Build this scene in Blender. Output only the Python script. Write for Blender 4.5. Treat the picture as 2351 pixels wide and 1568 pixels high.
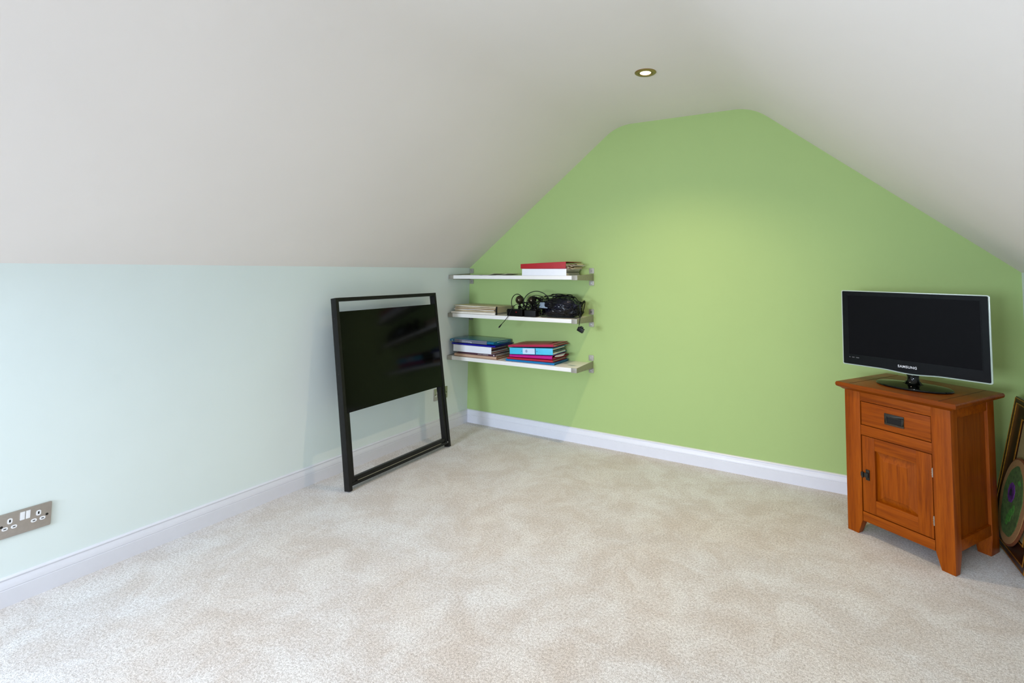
import bpy, bmesh, math, random
from mathutils import Vector, Matrix, Euler
from mathutils import noise as mnoise
random.seed(7)
for o in list(bpy.data.objects):
    bpy.data.objects.remove(o)
S = bpy.context.scene
COL = S.collection
PI = math.pi

# ------------------------------------------------------------------ camera
YAW, PITCH, ROLL = -0.5102, 0.0616, 0.0091
CAMP = Vector((2.6228, -3.3283, 1.2105))
F, CX, CY = 1185.2945, 1267.5032, 545.2675
fw = Vector((math.sin(YAW)*math.cos(PITCH), math.cos(YAW)*math.cos(PITCH), math.sin(PITCH)))
rt = Vector((math.cos(YAW), -math.sin(YAW), 0))
up = rt.cross(fw)
cr, sr = math.cos(ROLL), math.sin(ROLL)
rt2 = cr*rt + sr*up
up2 = -sr*rt + cr*up
cam = bpy.data.cameras.new('camera')
camo = bpy.data.objects.new('camera', cam); COL.objects.link(camo)
m = Matrix((rt2, up2, -fw)).transposed().to_4x4(); m.translation = CAMP
camo.matrix_world = m
cam.sensor_fit = 'HORIZONTAL'; cam.sensor_width = 36
cam.lens = F/2351*36
cam.shift_x = (1175.5-CX)/2351
cam.shift_y = (CY-784)/2351
cam.clip_start = 0.05
S.camera = camo

# ------------------------------------------------------------------ world, lights, exposure
S.view_settings.view_transform = 'Standard'; S.view_settings.look = 'None'
S.view_settings.gamma = 1; S.view_settings.use_curve_mapping = False
S.view_settings.exposure = 0.52
world = bpy.data.worlds.new('sky'); S.world = world; world.use_nodes = True
bg = world.node_tree.nodes['Background']; bg.inputs[0].default_value = (0.72, 0.85, 1.0, 1); bg.inputs[1].default_value = 1.5

def area(name, loc, target, sx, sy, power, color):
    l = bpy.data.lights.new(name, 'AREA'); l.shape = 'RECTANGLE'; l.size = sx; l.size_y = sy
    l.energy = power; l.color = color
    o = bpy.data.objects.new(name, l); COL.objects.link(o); o.location = loc
    d = Vector(target)-Vector(loc); o.rotation_euler = d.to_track_quat('-Z', 'Y').to_euler()
    return o
# room numbers (metres): x along the green wall, y towards it, z up
H, HC, XL, XR, WD, Y1 = 1.215, 2.22, 1.2738, 2.1654, 3.3923, -6.6
SA = math.atan2(HC-H, XL)                 # roof pitch
sl = Vector((math.cos(SA), 0, math.sin(SA))); sn = Vector((math.sin(SA), 0, -math.cos(SA)))
RW = dict(y0=-4.25, y1=-3.02, t0=0.35, t1=1.35)      # roof window hole on the left slope
rc = Vector((0, (RW['y0']+RW['y1'])/2, H)) + sl*((RW['t0']+RW['t1'])/2)
DAY = (0.71, 0.83, 1.0)
area('daylight_roof_window', rc - sn*0.03, rc + sn, 0.95, 1.15, 30, DAY)
GW = dict(x0=0.35, x1=1.6, z0=0.70, z1=1.60)        # window in the end wall behind the camera
gc = Vector(((GW['x0']+GW['x1'])/2, Y1-0.06, (GW['z0']+GW['z1'])/2))
area('daylight_end_window', gc, gc+Vector((-0.03, 1, -0.13)), 1.2, 0.85, 46, DAY).data.spread = math.radians(100)

# ------------------------------------------------------------------ material helpers
def srgb(r, g, b):
    f = lambda c: (c/255/12.92) if c/255 <= 0.04045 else ((c/255+0.055)/1.055)**2.4
    return (f(r), f(g), f(b), 1)
class NT:
    def __init__(s, name):
        s.m = bpy.data.materials.new(name); s.m.use_nodes = True
        s.t = s.m.node_tree; s.b = s.t.nodes['Principled BSDF']; s.n = s.t.nodes; s.l = s.t.links
    def node(s, ty, **kw):
        n = s.n.new(ty)
        for k, v in kw.items(): setattr(n, k, v)
        return n
    def coords(s, scale=(1, 1, 1), kind='Object'):
        c = s.node('ShaderNodeTexCoord'); mp = s.node('ShaderNodeMapping'); mp.inputs['Scale'].default_value = scale
        s.l.new(c.outputs[kind], mp.inputs[0]); return mp.outputs[0]
    def noise(s, vec, scale, detail=3, rough=0.5, dist=0):
        n = s.node('ShaderNodeTexNoise'); n.inputs['Scale'].default_value = scale
        n.inputs['Detail'].default_value = detail; n.inputs['Roughness'].default_value = rough
        n.inputs['Distortion'].default_value = dist; s.l.new(vec, n.inputs['Vector']); return n.outputs[0]
    def ramp(s, fac, stops):
        r = s.node('ShaderNodeValToRGB'); e = r.color_ramp.elements
        while len(e) < len(stops): e.new(0.5)
        for k, (p, c) in enumerate(stops): e[k].position = p; e[k].color = c
        s.l.new(fac, r.inputs[0]); return r.outputs[0]
    def bump(s, h, strength, dist=0.01, prev=None):
        b = s.node('ShaderNodeBump'); b.inputs['Strength'].default_value = strength; b.inputs['Distance'].default_value = dist
        s.l.new(h, b.inputs['Height'])
        if prev: s.l.new(prev, b.inputs['Normal'])
        s.l.new(b.outputs[0], s.b.inputs['Normal']); return b.outputs[0]
def plain(name, col, rough=0.5, metal=0.0, var=0.06, scale=30, spec=0.5, bump=0.0, coat=0.0):
    k = NT(name); v = k.coords()
    c2 = tuple(x*(1-var) for x in col[:3])+(1,); c1 = tuple(min(1, x*(1+var)) for x in col[:3])+(1,)
    k.l.new(k.ramp(k.noise(v, scale), [(0.3, c2), (0.7, c1)]), k.b.inputs['Base Color'])
    k.b.inputs['Roughness'].default_value = rough; k.b.inputs['Metallic'].default_value = metal
    k.b.inputs['Specular IOR Level'].default_value = spec; k.b.inputs['Coat Weight'].default_value = coat
    if bump: k.bump(k.noise(v, scale*6), bump, 0.002)
    return k.m
def paint(name, col, rough=0.75, var=0.015):
    k = NT(name); v = k.coords()
    n = k.noise(v, 1.3, 4)
    c2 = tuple(x*(1-var) for x in col[:3])+(1,); c1 = tuple(min(1, x*(1+var)) for x in col[:3])+(1,)
    k.l.new(k.ramp(n, [(0.35, c2), (0.65, c1)]), k.b.inputs['Base Color'])
    k.b.inputs['Roughness'].default_value = rough; k.b.inputs['Specular IOR Level'].default_value = 0.18
    b = k.bump(k.noise(v, 7, 3), 0.06, 0.02)
    k.bump(k.noise(v, 260, 2), 0.12, 0.0006, b)
    return k.m
M = {}
M['green'] = paint('green_wall_paint', srgb(169, 192, 126))
M['mint'] = paint('pale_mint_wall_paint', srgb(226, 236, 234))
M['ceil'] = paint('ceiling_paint', srgb(238, 231, 226))
M['skirt'] = plain('skirting_gloss', srgb(224, 224, 232), 0.35, var=0.01)
# carpet: mottled cream twist pile
k = NT('cream_carpet'); v = k.coords()
big = k.noise(v, 1.6, 3, 0.5, 0.4); big2 = k.noise(v, 5.5, 9, 0.72, 0.5); fine = k.noise(v, 300, 2, 0.7); fine2 = k.noise(v, 120, 3, 0.7)
ca = k.ramp(big, [(0.38, srgb(245, 240, 236)), (0.62, srgb(248, 248, 250))])
cb = k.ramp(big2, [(0.40, srgb(238, 232, 227)), (0.50, srgb(246, 243, 241)), (0.60, srgb(255, 255, 255))])
cc = k.ramp(fine2, [(0.32, srgb(208, 204, 201)), (0.60, srgb(255, 255, 255))])
cd = k.ramp(fine, [(0.34, srgb(202, 198, 195)), (0.62, srgb(255, 255, 255))])
def mul(a, b):
    mx = k.node('ShaderNodeMixRGB', blend_type='MULTIPLY'); mx.inputs[0].default_value = 1
    k.l.new(a, mx.inputs[1]); k.l.new(b, mx.inputs[2]); return mx.outputs[0]
k.l.new(mul(mul(mul(ca, cb), cc), cd), k.b.inputs['Base Color'])
k.b.inputs['Roughness'].default_value = 0.95; k.b.inputs['Specular IOR Level'].default_value = 0.1
k.b.inputs['Sheen Weight'].default_value = 0.3
b1 = k.bump(fine2, 0.4, 0.005); k.bump(fine, 0.4, 0.003, b1)
M['carpet'] = k.m
def wood(name, axis, tint=1.0, rough=0.33):
    k = NT(name)
    sc = {'x': (1.2, 22, 22), 'z': (22, 22, 1.2), 'y': (22, 1.2, 22)}[axis]
    v = k.coords(sc); n = k.noise(v, 1.6, 6, 0.6, 0.9); n2 = k.noise(v, 9, 3, 0.6)
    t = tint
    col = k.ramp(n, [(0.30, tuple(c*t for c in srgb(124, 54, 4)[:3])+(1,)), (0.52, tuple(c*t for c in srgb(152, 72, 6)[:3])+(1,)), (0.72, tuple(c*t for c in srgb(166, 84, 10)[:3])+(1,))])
    c2 = k.ramp(n2, [(0.40, (0.82, 0.76, 0.70, 1)), (0.54, (1, 1, 1, 1))])
    mx = k.node('ShaderNodeMixRGB', blend_type='MULTIPLY'); mx.inputs[0].default_value = 0.8
    k.l.new(col, mx.inputs[1]); k.l.new(c2, mx.inputs[2]); k.l.new(mx.outputs[0], k.b.inputs['Base Color'])
    k.b.inputs['Roughness'].default_value = rough; k.b.inputs['Specular IOR Level'].default_value = 0.18
    k.bump(n2, 0.08, 0.001)
    return k.m
M['wood_x'] = wood('amber_pine_across', 'x'); M['wood_z'] = wood('amber_pine_upright', 'z')
M['wood_top_shaded'] = wood('amber_pine_top_shaded', 'x', 0.72, 0.3)  # same pine; darker look of the top at grazing light put into the tint
M['wood_panel_shaded'] = wood('amber_pine_panel_shaded', 'z', 0.8)  # same pine; shade on the cabinet side put into the tint
M['steel'] = plain('brushed_steel', srgb(178, 170, 162), 0.38, 0.9, 0.05, 60)
M['alu'] = plain('satin_aluminium', srgb(158, 154, 142), 0.5, 0.5, 0.05, 50)
M['screw'] = plain('screw_steel', srgb(200, 200, 200), 0.25, 1.0)
M['gunmetal'] = plain('antique_gunmetal', srgb(62, 60, 56), 0.45, 0.8, 0.2, 90)
M['gundark'] = plain('dark_recess_metal', srgb(24, 23, 22), 0.6, 0.5)
M['board'] = plain('white_laminate', srgb(236, 234, 230), 0.35, var=0.01)
M['black_frame'] = plain('black_powder_coat', srgb(22, 21, 20), 0.42, 0.0, 0.15, 60, spec=0.25)
M['black_gloss'] = plain('black_gloss_panel', srgb(6, 6, 6), 0.13, 0.0, 0.1, 20, spec=0.18)
M['black_plastic'] = plain('black_plastic', srgb(9, 9, 9), 0.35, 0, 0.1, spec=0.25)
M['cable'] = plain('black_cable_rubber', srgb(5, 5, 5), 0.35, 0, 0.1, spec=0.22)
M['white_plastic'] = plain('white_plastic', srgb(240, 240, 242), 0.3, var=0.01)
M['hole'] = plain('black_slot', srgb(12, 12, 12), 0.6)
M['glint_line'] = plain('painted_glint_strip', srgb(200, 190, 170), 0.35, 0.6)  # pale colour painted as a gloss highlight on the headboard bar

# ------------------------------------------------------------------ mesh helpers
def box(bm, x0, x1, y0, y1, z0, z1, mat=None, M4=None):
    vs = [bm.verts.new((x, y, z)) for x in (x0, x1) for y in (y0, y1) for z in (z0, z1)]
    fs = [(0, 1, 3, 2), (4, 6, 7, 5), (0, 4, 5, 1), (2, 3, 7, 6), (0, 2, 6, 4), (1, 5, 7, 3)]
    out = [bm.faces.new([vs[i] for i in f]) for f in fs]
    if mat is not None:
        for f in out: f.material_index = mat
    if M4: bmesh.ops.transform(bm, matrix=M4, verts=vs)
    return vs
def hexa(bm, P):            # eight corners: bottom 4 (ccw) then top 4
    vs = [bm.verts.new(p) for p in P]
    for f in ((3, 2, 1, 0), (4, 5, 6, 7), (0, 1, 5, 4), (1, 2, 6, 5), (2, 3, 7, 6), (3, 0, 4, 7)): bm.faces.new([vs[i] for i in f])
    return vs
def prism(bm, pts, a0, a1, axis='y'):
    def P(p, a): return {'y': (p[0], a, p[1]), 'x': (a, p[0], p[1]), 'z': (p[0], p[1], a)}[axis]
    A = [bm.verts.new(P(p, a0)) for p in pts]; B = [bm.verts.new(P(p, a1)) for p in pts]
    n = len(pts)
    bm.faces.new(A); bm.faces.new(B[::-1])
    for i in range(n): bm.faces.new((A[i], B[i], B[(i+1) % n], A[(i+1) % n]))
def lathe(bm, prof, seg=32, cx=0, cy=0, sx=1, sy=1):
    rings = []
    for r, z in prof:
        if r < 1e-6: rings.append([bm.verts.new((cx, cy, z))])
        else: rings.append([bm.verts.new((cx+r*sx*math.cos(2*PI*i/seg), cy+r*sy*math.sin(2*PI*i/seg), z)) for i in range(seg)])
    for a, b in zip(rings, rings[1:]):
        for i in range(seg):
            j = (i+1) % seg
            if len(a) == 1 and len(b) == 1: continue
            if len(a) == 1: bm.faces.new((a[0], b[i], b[j]))
            elif len(b) == 1: bm.faces.new((a[i], a[j], b[0]))
            else: bm.faces.new((a[i], a[j], b[j], b[i]))
def smooth_path(pts, n=8):
    P = [Vector(p) for p in pts]; P = [2*P[0]-P[1]]+P+[2*P[-1]-P[-2]]; out = []
    for i in range(1, len(P)-2):
        for j in range(n):
            t = j/n; a, b, c, d = P[i-1], P[i], P[i+1], P[i+2]
            out.append(0.5*((2*b)+(c-a)*t+(2*a-5*b+4*c-d)*t*t+(3*b-a-3*c+d)*t**3))
    out.append(P[-2]); return out
def tube(bm, pts, r, seg=8, smooth=8, taper=None):
    P = smooth_path(pts, smooth) if smooth else [Vector(p) for p in pts]
    rings = []; prev = None
    for i, p in enumerate(P):
        t = (P[min(i+1, len(P)-1)]-P[max(i-1, 0)])
        if t.length < 1e-9: t = Vector((0, 0, 1))
        t.normalize()
        if prev is None: n = t.orthogonal().normalized()
        else: n = (prev - t*prev.dot(t)); n = n.normalized() if n.length > 1e-6 else t.orthogonal().normalized()
        prev = n; bn = t.cross(n); rr = r*(taper(i/(len(P)-1)) if taper else 1)
        rings.append([bm.verts.new(p+n*rr*math.cos(2*PI*k/seg)+bn*rr*math.sin(2*PI*k/seg)) for k in range(seg)])
    for a, b in zip(rings, rings[1:]):
        for k in range(seg): bm.faces.new((a[k], a[(k+1) % seg], b[(k+1) % seg], b[k]))
    bm.faces.new(rings[0][::-1]); bm.faces.new(rings[-1])
def bevel(bm, w, seg=2, ang=0.5):
    bmesh.ops.remove_doubles(bm, verts=bm.verts, dist=1e-6)
    bmesh.ops.recalc_face_normals(bm, faces=bm.faces)
    es = [e for e in bm.edges if len(e.link_faces) == 2 and e.calc_face_angle(0) > ang]
    bmesh.ops.bevel(bm, geom=es, offset=w, segments=seg, affect='EDGES', profile=0.7, clamp_overlap=True)
def obj(name, bm, mat, parent=None, smooth=None, bev=0, seg=2):
    if bev: bevel(bm, bev, seg)
    bmesh.ops.recalc_face_normals(bm, faces=bm.faces)
    me = bpy.data.meshes.new(name); bm.to_mesh(me); bm.free()
    for mm in (mat if isinstance(mat, (list, tuple)) else [mat]): me.materials.append(mm)
    if smooth or bev:
        me.polygons.foreach_set('use_smooth', [True]*len(me.polygons))
        me.set_sharp_from_angle(angle=smooth or 0.6)
    o = bpy.data.objects.new(name, me); COL.objects.link(o)
    if parent: o.parent = parent
    return o
def thing(name, label, cat, mat4=None, group=None):
    o = bpy.data.objects.new(name, None); o.empty_display_size = 0.05; COL.objects.link(o)
    o['label'] = label; o['category'] = cat
    if group: o['group'] = group
    if mat4 is not None: o.matrix_world = mat4
    return o
def tag(o, label, cat, mat4=None, group=None):
    o['label'] = label; o['category'] = cat
    if group: o['group'] = group
    if mat4 is not None: o.matrix_world = mat4
    return o
def struct(o): o['kind'] = 'structure'; return o
def B(): return bmesh.new()
def T(x, y, z, rz=0, ry=0, rx=0): return Matrix.Translation((x, y, z)) @ Matrix.Rotation(rz, 4, 'Z') @ Matrix.Rotation(ry, 4, 'Y') @ Matrix.Rotation(rx, 4, 'X')
def copy_tree(o, parent=None):
    c = o.copy(); COL.objects.link(c)
    if parent: c.parent = parent
    for ch in list(o.children): copy_tree(ch, c)
    return c
def curve_arc(cx, cz, r, a0, a1, n): return [(cx+r*math.cos(a0+(a1-a0)*i/n), cz+r*math.sin(a0+(a1-a0)*i/n)) for i in range(n+1)]

# ------------------------------------------------------------------ room shell
TH = 0.12
bm = B(); box(bm, -TH, WD+TH, Y1-TH, TH, -0.1, 0); struct(obj('floor', bm, M['carpet']))
# roof section with softly rounded knees
def knee(p, a, b, t=0.11, n=8):
    p, a, b = Vector(p), Vector(a), Vector(b)
    q0 = p+(a-p).normalized()*t; q1 = p+(b-p).normalized()*t
    return [tuple((1-s)**2*q0+2*s*(1-s)*p+s*s*q1) for s in [i/n for i in range(n+1)]]
kl = knee((XL, HC), (0, H), (XR, HC)); kr = knee((XR, HC), (XL, HC), (WD, H))
roof_line = [(0, H)] + kl + kr + [(WD, H)]
bm = B(); prism(bm, [(0, 0)] + roof_line + [(WD, 0)], 0, TH); struct(obj('wall_back', bm, M['green']))
bm = B(); box(bm, -TH, 0, Y1-TH, TH, 0, H); struct(obj('wall_left', bm, M['mint']))
bm = B(); box(bm, WD, WD+TH, Y1-TH, TH, 0, H); struct(obj('wall_right', bm, M['mint']))
# end wall with window opening (behind the camera)
bm = B()
for x0, x1, z0, z1 in ((0, GW['x0'], 0, H), (GW['x1'], WD, 0, H), (GW['x0'], GW['x1'], 0, GW['z0'])): box(bm, x0, x1, Y1-TH, Y1, z0, z1)
zl = lambda x: H+(HC-H)*x/XL
zr = lambda x: H+(HC-H)*(WD-x)/(WD-XR)
prism(bm, [(0, H), (GW['x0'], H), (GW['x0'], zl(GW['x0']))], Y1-TH, Y1)
prism(bm, [(GW['x1'], H), (WD, H), (GW['x1'], zr(GW['x1']))], Y1-TH, Y1)
prism(bm, [(GW['x0'], GW['z1']), (GW['x1'], GW['z1']), (XR, HC), (XL, HC)], Y1-TH, Y1)
prism(bm, [(GW['x0'], zl(GW['x0'])), (GW['x0'], GW['z1']), (XL, HC)], Y1-TH, Y1)
prism(bm, [(GW['x1'], zr(GW['x1'])), (GW['x1'], GW['z1']), (XR, HC)], Y1-TH, Y1)
struct(obj('wall_front', bm, M['mint']))
# ceiling shell: two slopes and the flat strip, one smooth plastered surface, hole for the roof window
bm = B()
def off(i, pts):
    p = Vector(pts[i]); a = Vector(pts[max(i-1, 0)]); b = Vector(pts[min(i+1, len(pts)-1)])
    d = (b-a).normalized(); return p+Vector((-d.y, d.x))*0.1
L = math.hypot(XL, HC-H)
ts = [RW['t0']/L, RW['t1']/L]
pts = [(0, H), (XL*ts[0], H+(HC-H)*ts[0]), (XL*ts[1], H+(HC-H)*ts[1])] + kl + kr + [(WD, H)]
ys = [Y1-TH, RW['y0'], RW['y1'], TH]
inn = [[bm.verts.new((p[0], y, p[1])) for y in ys] for p in pts]
out = [[bm.verts.new((off(i, pts)[0], y, off(i, pts)[1])) for y in ys] for i in range(len(pts))]
n = len(pts)
for i in range(n-1):
    for j in range(3):
        if i == 1 and j == 1: continue
        bm.faces.new((inn[i][j], inn[i][j+1], inn[i+1][j+1], inn[i+1][j]))
        bm.faces.new((out[i][j], out[i+1][j], out[i+1][j+1], out[i][j+1]))
    bm.faces.new((inn[i][0], inn[i+1][0], out[i+1][0], out[i][0])); bm.faces.new((inn[i][3], out[i][3], out[i+1][3], inn[i+1][3]))
for i in (0, n-1):
    for j in range(3): bm.faces.new((inn[i][j], out[i][j], out[i][j+1], inn[i][j+1]))
for i in (1, 2): bm.faces.new((inn[i][1], out[i][1], out[i][2], inn[i][2]))
for j in (1, 2): bm.faces.new((inn[1][j], inn[2][j], out[2][j], out[1][j]))
struct(obj('ceiling', bm, M['ceil'], smooth=0.3))
# window frames (out of view, real openings for the daylight)
bm = B()
for x0, x1, z0, z1 in ((GW['x0'], GW['x1'], GW['z0'], GW['z0']+0.05), (GW['x0'], GW['x1'], GW['z1']-0.05, GW['z1']), (GW['x0'], GW['x0']+0.05, GW['z0'], GW['z1']), (GW['x1']-0.05, GW['x1'], GW['z0'], GW['z1']), (0.95, 1.00, GW['z0'], GW['z1'])):
    box(bm, x0, x1, Y1-0.04, Y1+0.0, z0, z1)
struct(obj('window_1', bm, M['white_plastic']))
bm = B()
w, h = (RW['t1']-RW['t0'])/2, (RW['y1']-RW['y0'])/2
for a0, a1, b0, b1 in ((-w, w, -h, -h+0.05), (-w, w, h-0.05, h), (-w, -w+0.05, -h, h), (w-0.05, w, -h, h)): box(bm, a0, a1, b0, b1, 0.0, 0.03)
o = struct(obj('window_2', bm, M['white_plastic']))
mm = Matrix((sl, Vector((0, 1, 0)), -sn)).transposed().to_4x4(); mm.translation = rc; o.matrix_world = mm
# skirting boards with an ovolo top and two grooves
SK = 0.1
def skirt_profile():
    return [(0, 0), (0.018, 0), (0.018, 0.0580), (0.0160, 0.0592), (0.0160, 0.0612), (0.0172, 0.0625), (0.0165, 0.070), (0.0140, 0.079), (0.0105, 0.086), (0.0088, 0.0905), (0.0112, 0.0925), (0.0112, 0.0955), (0.0085, 0.0982), (0, SK)]
def skirting(name, frm, to, nrm):
    bm = B(); frm, to, nrm = Vector(frm), Vector(to), Vector(nrm)
    d = (to-frm).normalized(); pr = skirt_profile()
    A = [bm.verts.new(frm+nrm*p[0]+Vector((0, 0, p[1]))+d*p[0]) for p in pr]
    Bv = [bm.verts.new(to+nrm*p[0]+Vector((0, 0, p[1]))-d*p[0]) for p in pr]
    for i in range(len(pr)): j = (i+1) % len(pr); bm.faces.new((A[i], A[j], Bv[j], Bv[i]))
    bm.faces.new(A[::-1]); bm.faces.new(Bv)
    return struct(obj(name, bm, M['skirt'], smooth=0.25))
skirting('baseboard_left', (0, 0, 0), (0, Y1, 0), (1, 0, 0))
skirting('baseboard_back', (0, 0, 0), (WD, 0, 0), (0, -1, 0))
skirting('baseboard_right', (WD, 0, 0), (WD, Y1, 0), (-1, 0, 0))
skirting('baseboard_front', (0, Y1, 0), (WD, Y1, 0), (0, 1, 0))

# ------------------------------------------------------------------ recessed downlights
def emit(name, col, st):
    k = NT(name); k.b.inputs['Base Color'].default_value = (0, 0, 0, 1)
    k.b.inputs['Emission Color'].default_value = col; k.b.inputs['Emission Strength'].default_value = st; return k.m
M['lamp'] = emit('halogen_bulb_face', (1.0, 0.84, 0.52, 1), 4)
M['nickel_glow'] = plain('nickel_trim_painted_glow', srgb(168, 140, 96), 0.3, 0.9)  # warm glow of the bulb painted into the metal as gold
def downlight(x, y, label):
    t = thing('downlight', label, 'light', T(x, y, HC))
    bm = B(); lathe(bm, [(0.034, 0.0), (0.036, -0.004), (0.050, -0.005), (0.0545, -0.002), (0.0545, 0.0), (0.034, 0.0)], 40); obj('trim_ring', bm, M['nickel_glow'], t, smooth=0.7)
    bm = B(); lathe(bm, [(0.0, -0.0030), (0.018, -0.0036), (0.0275, -0.0028), (0.0275, -0.0005), (0, -0.0005)], 32); obj('bulb', bm, M['lamp'], t, smooth=0.7)
    bm = B(); lathe(bm, [(0.0278, -0.0005), (0.0278, -0.0035), (0.0338, -0.0025), (0.0338, -0.0005), (0.0278, -0.0005)], 32); obj('reflector', bm, M['nickel_glow'], t, smooth=0.7)
    l = bpy.data.lights.new('downlight_beam', 'SPOT'); l.energy = 46; l.color = (1.0, 0.77, 0.50); l.spot_size = math.radians(130); l.spot_blend = 1.0; l.shadow_soft_size = 0.025
    lo = bpy.data.objects.new('downlight_beam', l); COL.objects.link(lo); lo.location = (x, y, HC-0.012)
    return t
downlight(1.771, -0.844, 'round recessed ceiling downlight, lit warm yellow, on the flat ceiling strip')
for yy in (-2.45, -4.05):     # the rest of the row, behind the camera: only their light reaches the picture
    l = bpy.data.lights.new('downlight_beam', 'SPOT'); l.energy = 14; l.color = (1.0, 0.80, 0.55); l.spot_size = math.radians(110); l.spot_blend = 0.6; l.shadow_soft_size = 0.025
    lo = bpy.data.objects.new('downlight_beam', l); COL.objects.link(lo); lo.location = (1.771, yy, HC-0.012)

# ------------------------------------------------------------------ cabinet
cab = thing('bedside_cabinet', 'orange-brown pine bedside cabinet with one drawer and one door', 'cabinet', T(2.9126, -0.387, 0, -0.5544))
TZ = 0.684
bm = B()   # top with a rounded thumb edge and cornice below
def ring_loft(bm, prof):      # prof: list of (half x, y front, y back, z)
    R = [[bm.verts.new(p) for p in ((-hx, yf, z), (hx, yf, z), (hx, yb, z), (-hx, yb, z))] for hx, yf, yb, z in prof]
    for a, b in zip(R, R[1:]):
        for i in range(4): j = (i+1) % 4; bm.faces.new((a[i], a[j], b[j], b[i]))
    bm.faces.new(R[0][::-1]); bm.faces.new(R[-1])
ring_loft(bm, [(0.2225, -0.198, 0.204, 0.651), (0.227, -0.201, 0.205, 0.653), (0.233, -0.206, 0.207, 0.658), (0.242, -0.213, 0.213, 0.661), (0.248, -0.217, 0.217, 0.665), (0.2505, -0.218, 0.218, 0.672), (0.2495, -0.2172, 0.2172, 0.679), (0.246, -0.2145, 0.2145, 0.6835), (0.243, -0.212, 0.212, TZ)])
top = obj('top', bm, M['wood_top_shaded'], cab, smooth=0.5)
for x in (-0.186, 0.186):      # joints of the breadboard ends
    bm = B(); box(bm, x-0.0012, x+0.0012, -0.211, 0.211, TZ-0.0005, TZ+0.0004); obj('board_joint', bm, M['hole'], top)
def leg(sx, back):
    bm = B(); xo, xi, xf = 0.219*sx, 0.147*sx, 0.169*sx
    if not back: yo, yi, yf = -0.194, -0.140, -0.160
    else: yo, yi, yf = 0.190, 0.128, 0.112
    P = []
    for z, x, y in ((0, xf, yf), (0.067, xi+0.002*sx, yi), (0.651, xi, yi)): P.append([(xo, yo, z), (x, yo, z), (x, y, z), (xo, y, z)])
    R = [[bm.verts.new(p) for p in r] for r in P]
    for a, b in zip(R, R[1:]):
        for i in range(4): j = (i+1) % 4; bm.faces.new((a[i], a[j], b[j], b[i]))
    bm.faces.new(R[0][::-1]); bm.faces.new(R[-1])
    return obj('leg', bm, M['wood_z'], cab, bev=0.0025)
for sx in (-1, 1):
    for bk in (0, 1): leg(sx, bk)
for z0, z1, nme in ((0.6105, 0.651, 'top_rail'), (0.4555, 0.5005, 'middle_rail'), (0.066, 0.108, 'bottom_rail')):
    bm = B(); box(bm, -0.147, 0.147, -0.1925, -0.17, z0, z1); obj(nme, bm, M['wood_x'], cab, bev=0.0012)
for sx in (-1, 1):
    bm = B(); box(bm, 0.199*sx, 0.206*sx, -0.142, 0.130, 0.09, 0.651); obj('side_panel', bm, M['wood_panel_shaded'], cab)
    for z0, z1 in ((0.612, 0.651), (0.082, 0.126)):
        bm = B(); box(bm, 0.199*sx, 0.216*sx, -0.140, 0.128, z0, z1); obj('side_rail', bm, M['wood_x'], cab)
bm = B(); box(bm, -0.147, 0.147, 0.175, 0.185, 0.08, 0.651); obj('back_panel', bm, M['wood_panel_shaded'], cab)
bm = B(); box(bm, -0.19, 0.19, -0.168, 0.172, 0.085, 0.1); obj('bottom_board', bm, M['wood_x'], cab)
bm = B(); box(bm, -0.1445, 0.1445, -0.1905, -0.172, 0.5035, 0.6075); dr = obj('drawer', bm, M['wood_x'], cab, bev=0.0015)
bm = B()   # flush cup pull: plate with a sunk well
x0, x1, z0, z1, yf = -0.040, 0.041, 0.530, 0.579, -0.1935
for a in ((x0, x1, z1-0.012, z1), (x0, x1, z0, z0+0.008), (x0, x0+0.010, z0+0.008, z1-0.012), (x1-0.010, x1, z0+0.008, z1-0.012)): box(bm, a[0], a[1], yf, -0.1895, a[2], a[3])
pull = obj('handle', bm, M['gunmetal'], dr, bev=0.0008); pull['label'] = 'recessed dark metal cup handle'
bm = B(); box(bm, x0+0.009, x1-0.009, -0.1912, -0.1900, z0+0.007, z1-0.011); w_ = obj('handle_well', bm, M['gundark'], dr)
bm = B(); tube(bm, [(x0+0.012, -0.1925, z1-0.014), (x1-0.012, -0.1925, z1-0.014)], 0.0018, 8, 0); obj('handle_lip', bm, M['gunmetal'], dr, smooth=0.7)
# door: frame with raised and fielded panel
DX0, DX1, DZ0, DZ1 = -0.1445, 0.1445, 0.1115, 0.4525
door = thing('door', '', ''); del door['label']; del door['category']; door.parent = cab
for x0, x1 in ((DX0, -0.088), (0.085, DX1)):
    bm = B(); box(bm, x0, x1, -0.1912, -0.172, DZ0, DZ1); obj('stile', bm, M['wood_z'], door, bev=0.0014)
for z0, z1 in ((DZ0, 0.175), (0.396, DZ1)):
    bm = B(); box(bm, -0.088, 0.085, -0.1908, -0.172, z0, z1); obj('rail', bm, M['wood_x'], door, bev=0.0014)
bm = B()
a, b_ = [(-0.088, 0.175), (0.085, 0.175), (0.085, 0.396), (-0.088, 0.396)], [(-0.054, 0.204), (0.047, 0.204), (0.047, 0.364), (-0.054, 0.364)]
R = [[bm.verts.new((x, y, z)) for x, z in q] for q, y in ((a, -0.172), (a, -0.1765), (b_, -0.1870))]
b2 = [(x*0.97, z+(0.002 if z < 0.28 else -0.002)) for x, z in b_]
R.append([bm.verts.new((x, -0.1885, z)) for x, z in b2])
for p, q in zip(R, R[1:]):
    for i in range(4): j = (i+1) % 4; bm.faces.new((p[i], p[j], q[j], q[i]))
bm.faces.new(R[0][::-1]); bm.faces.new(R[-1])
obj('raised_panel', bm, M['wood_z'], door)
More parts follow.
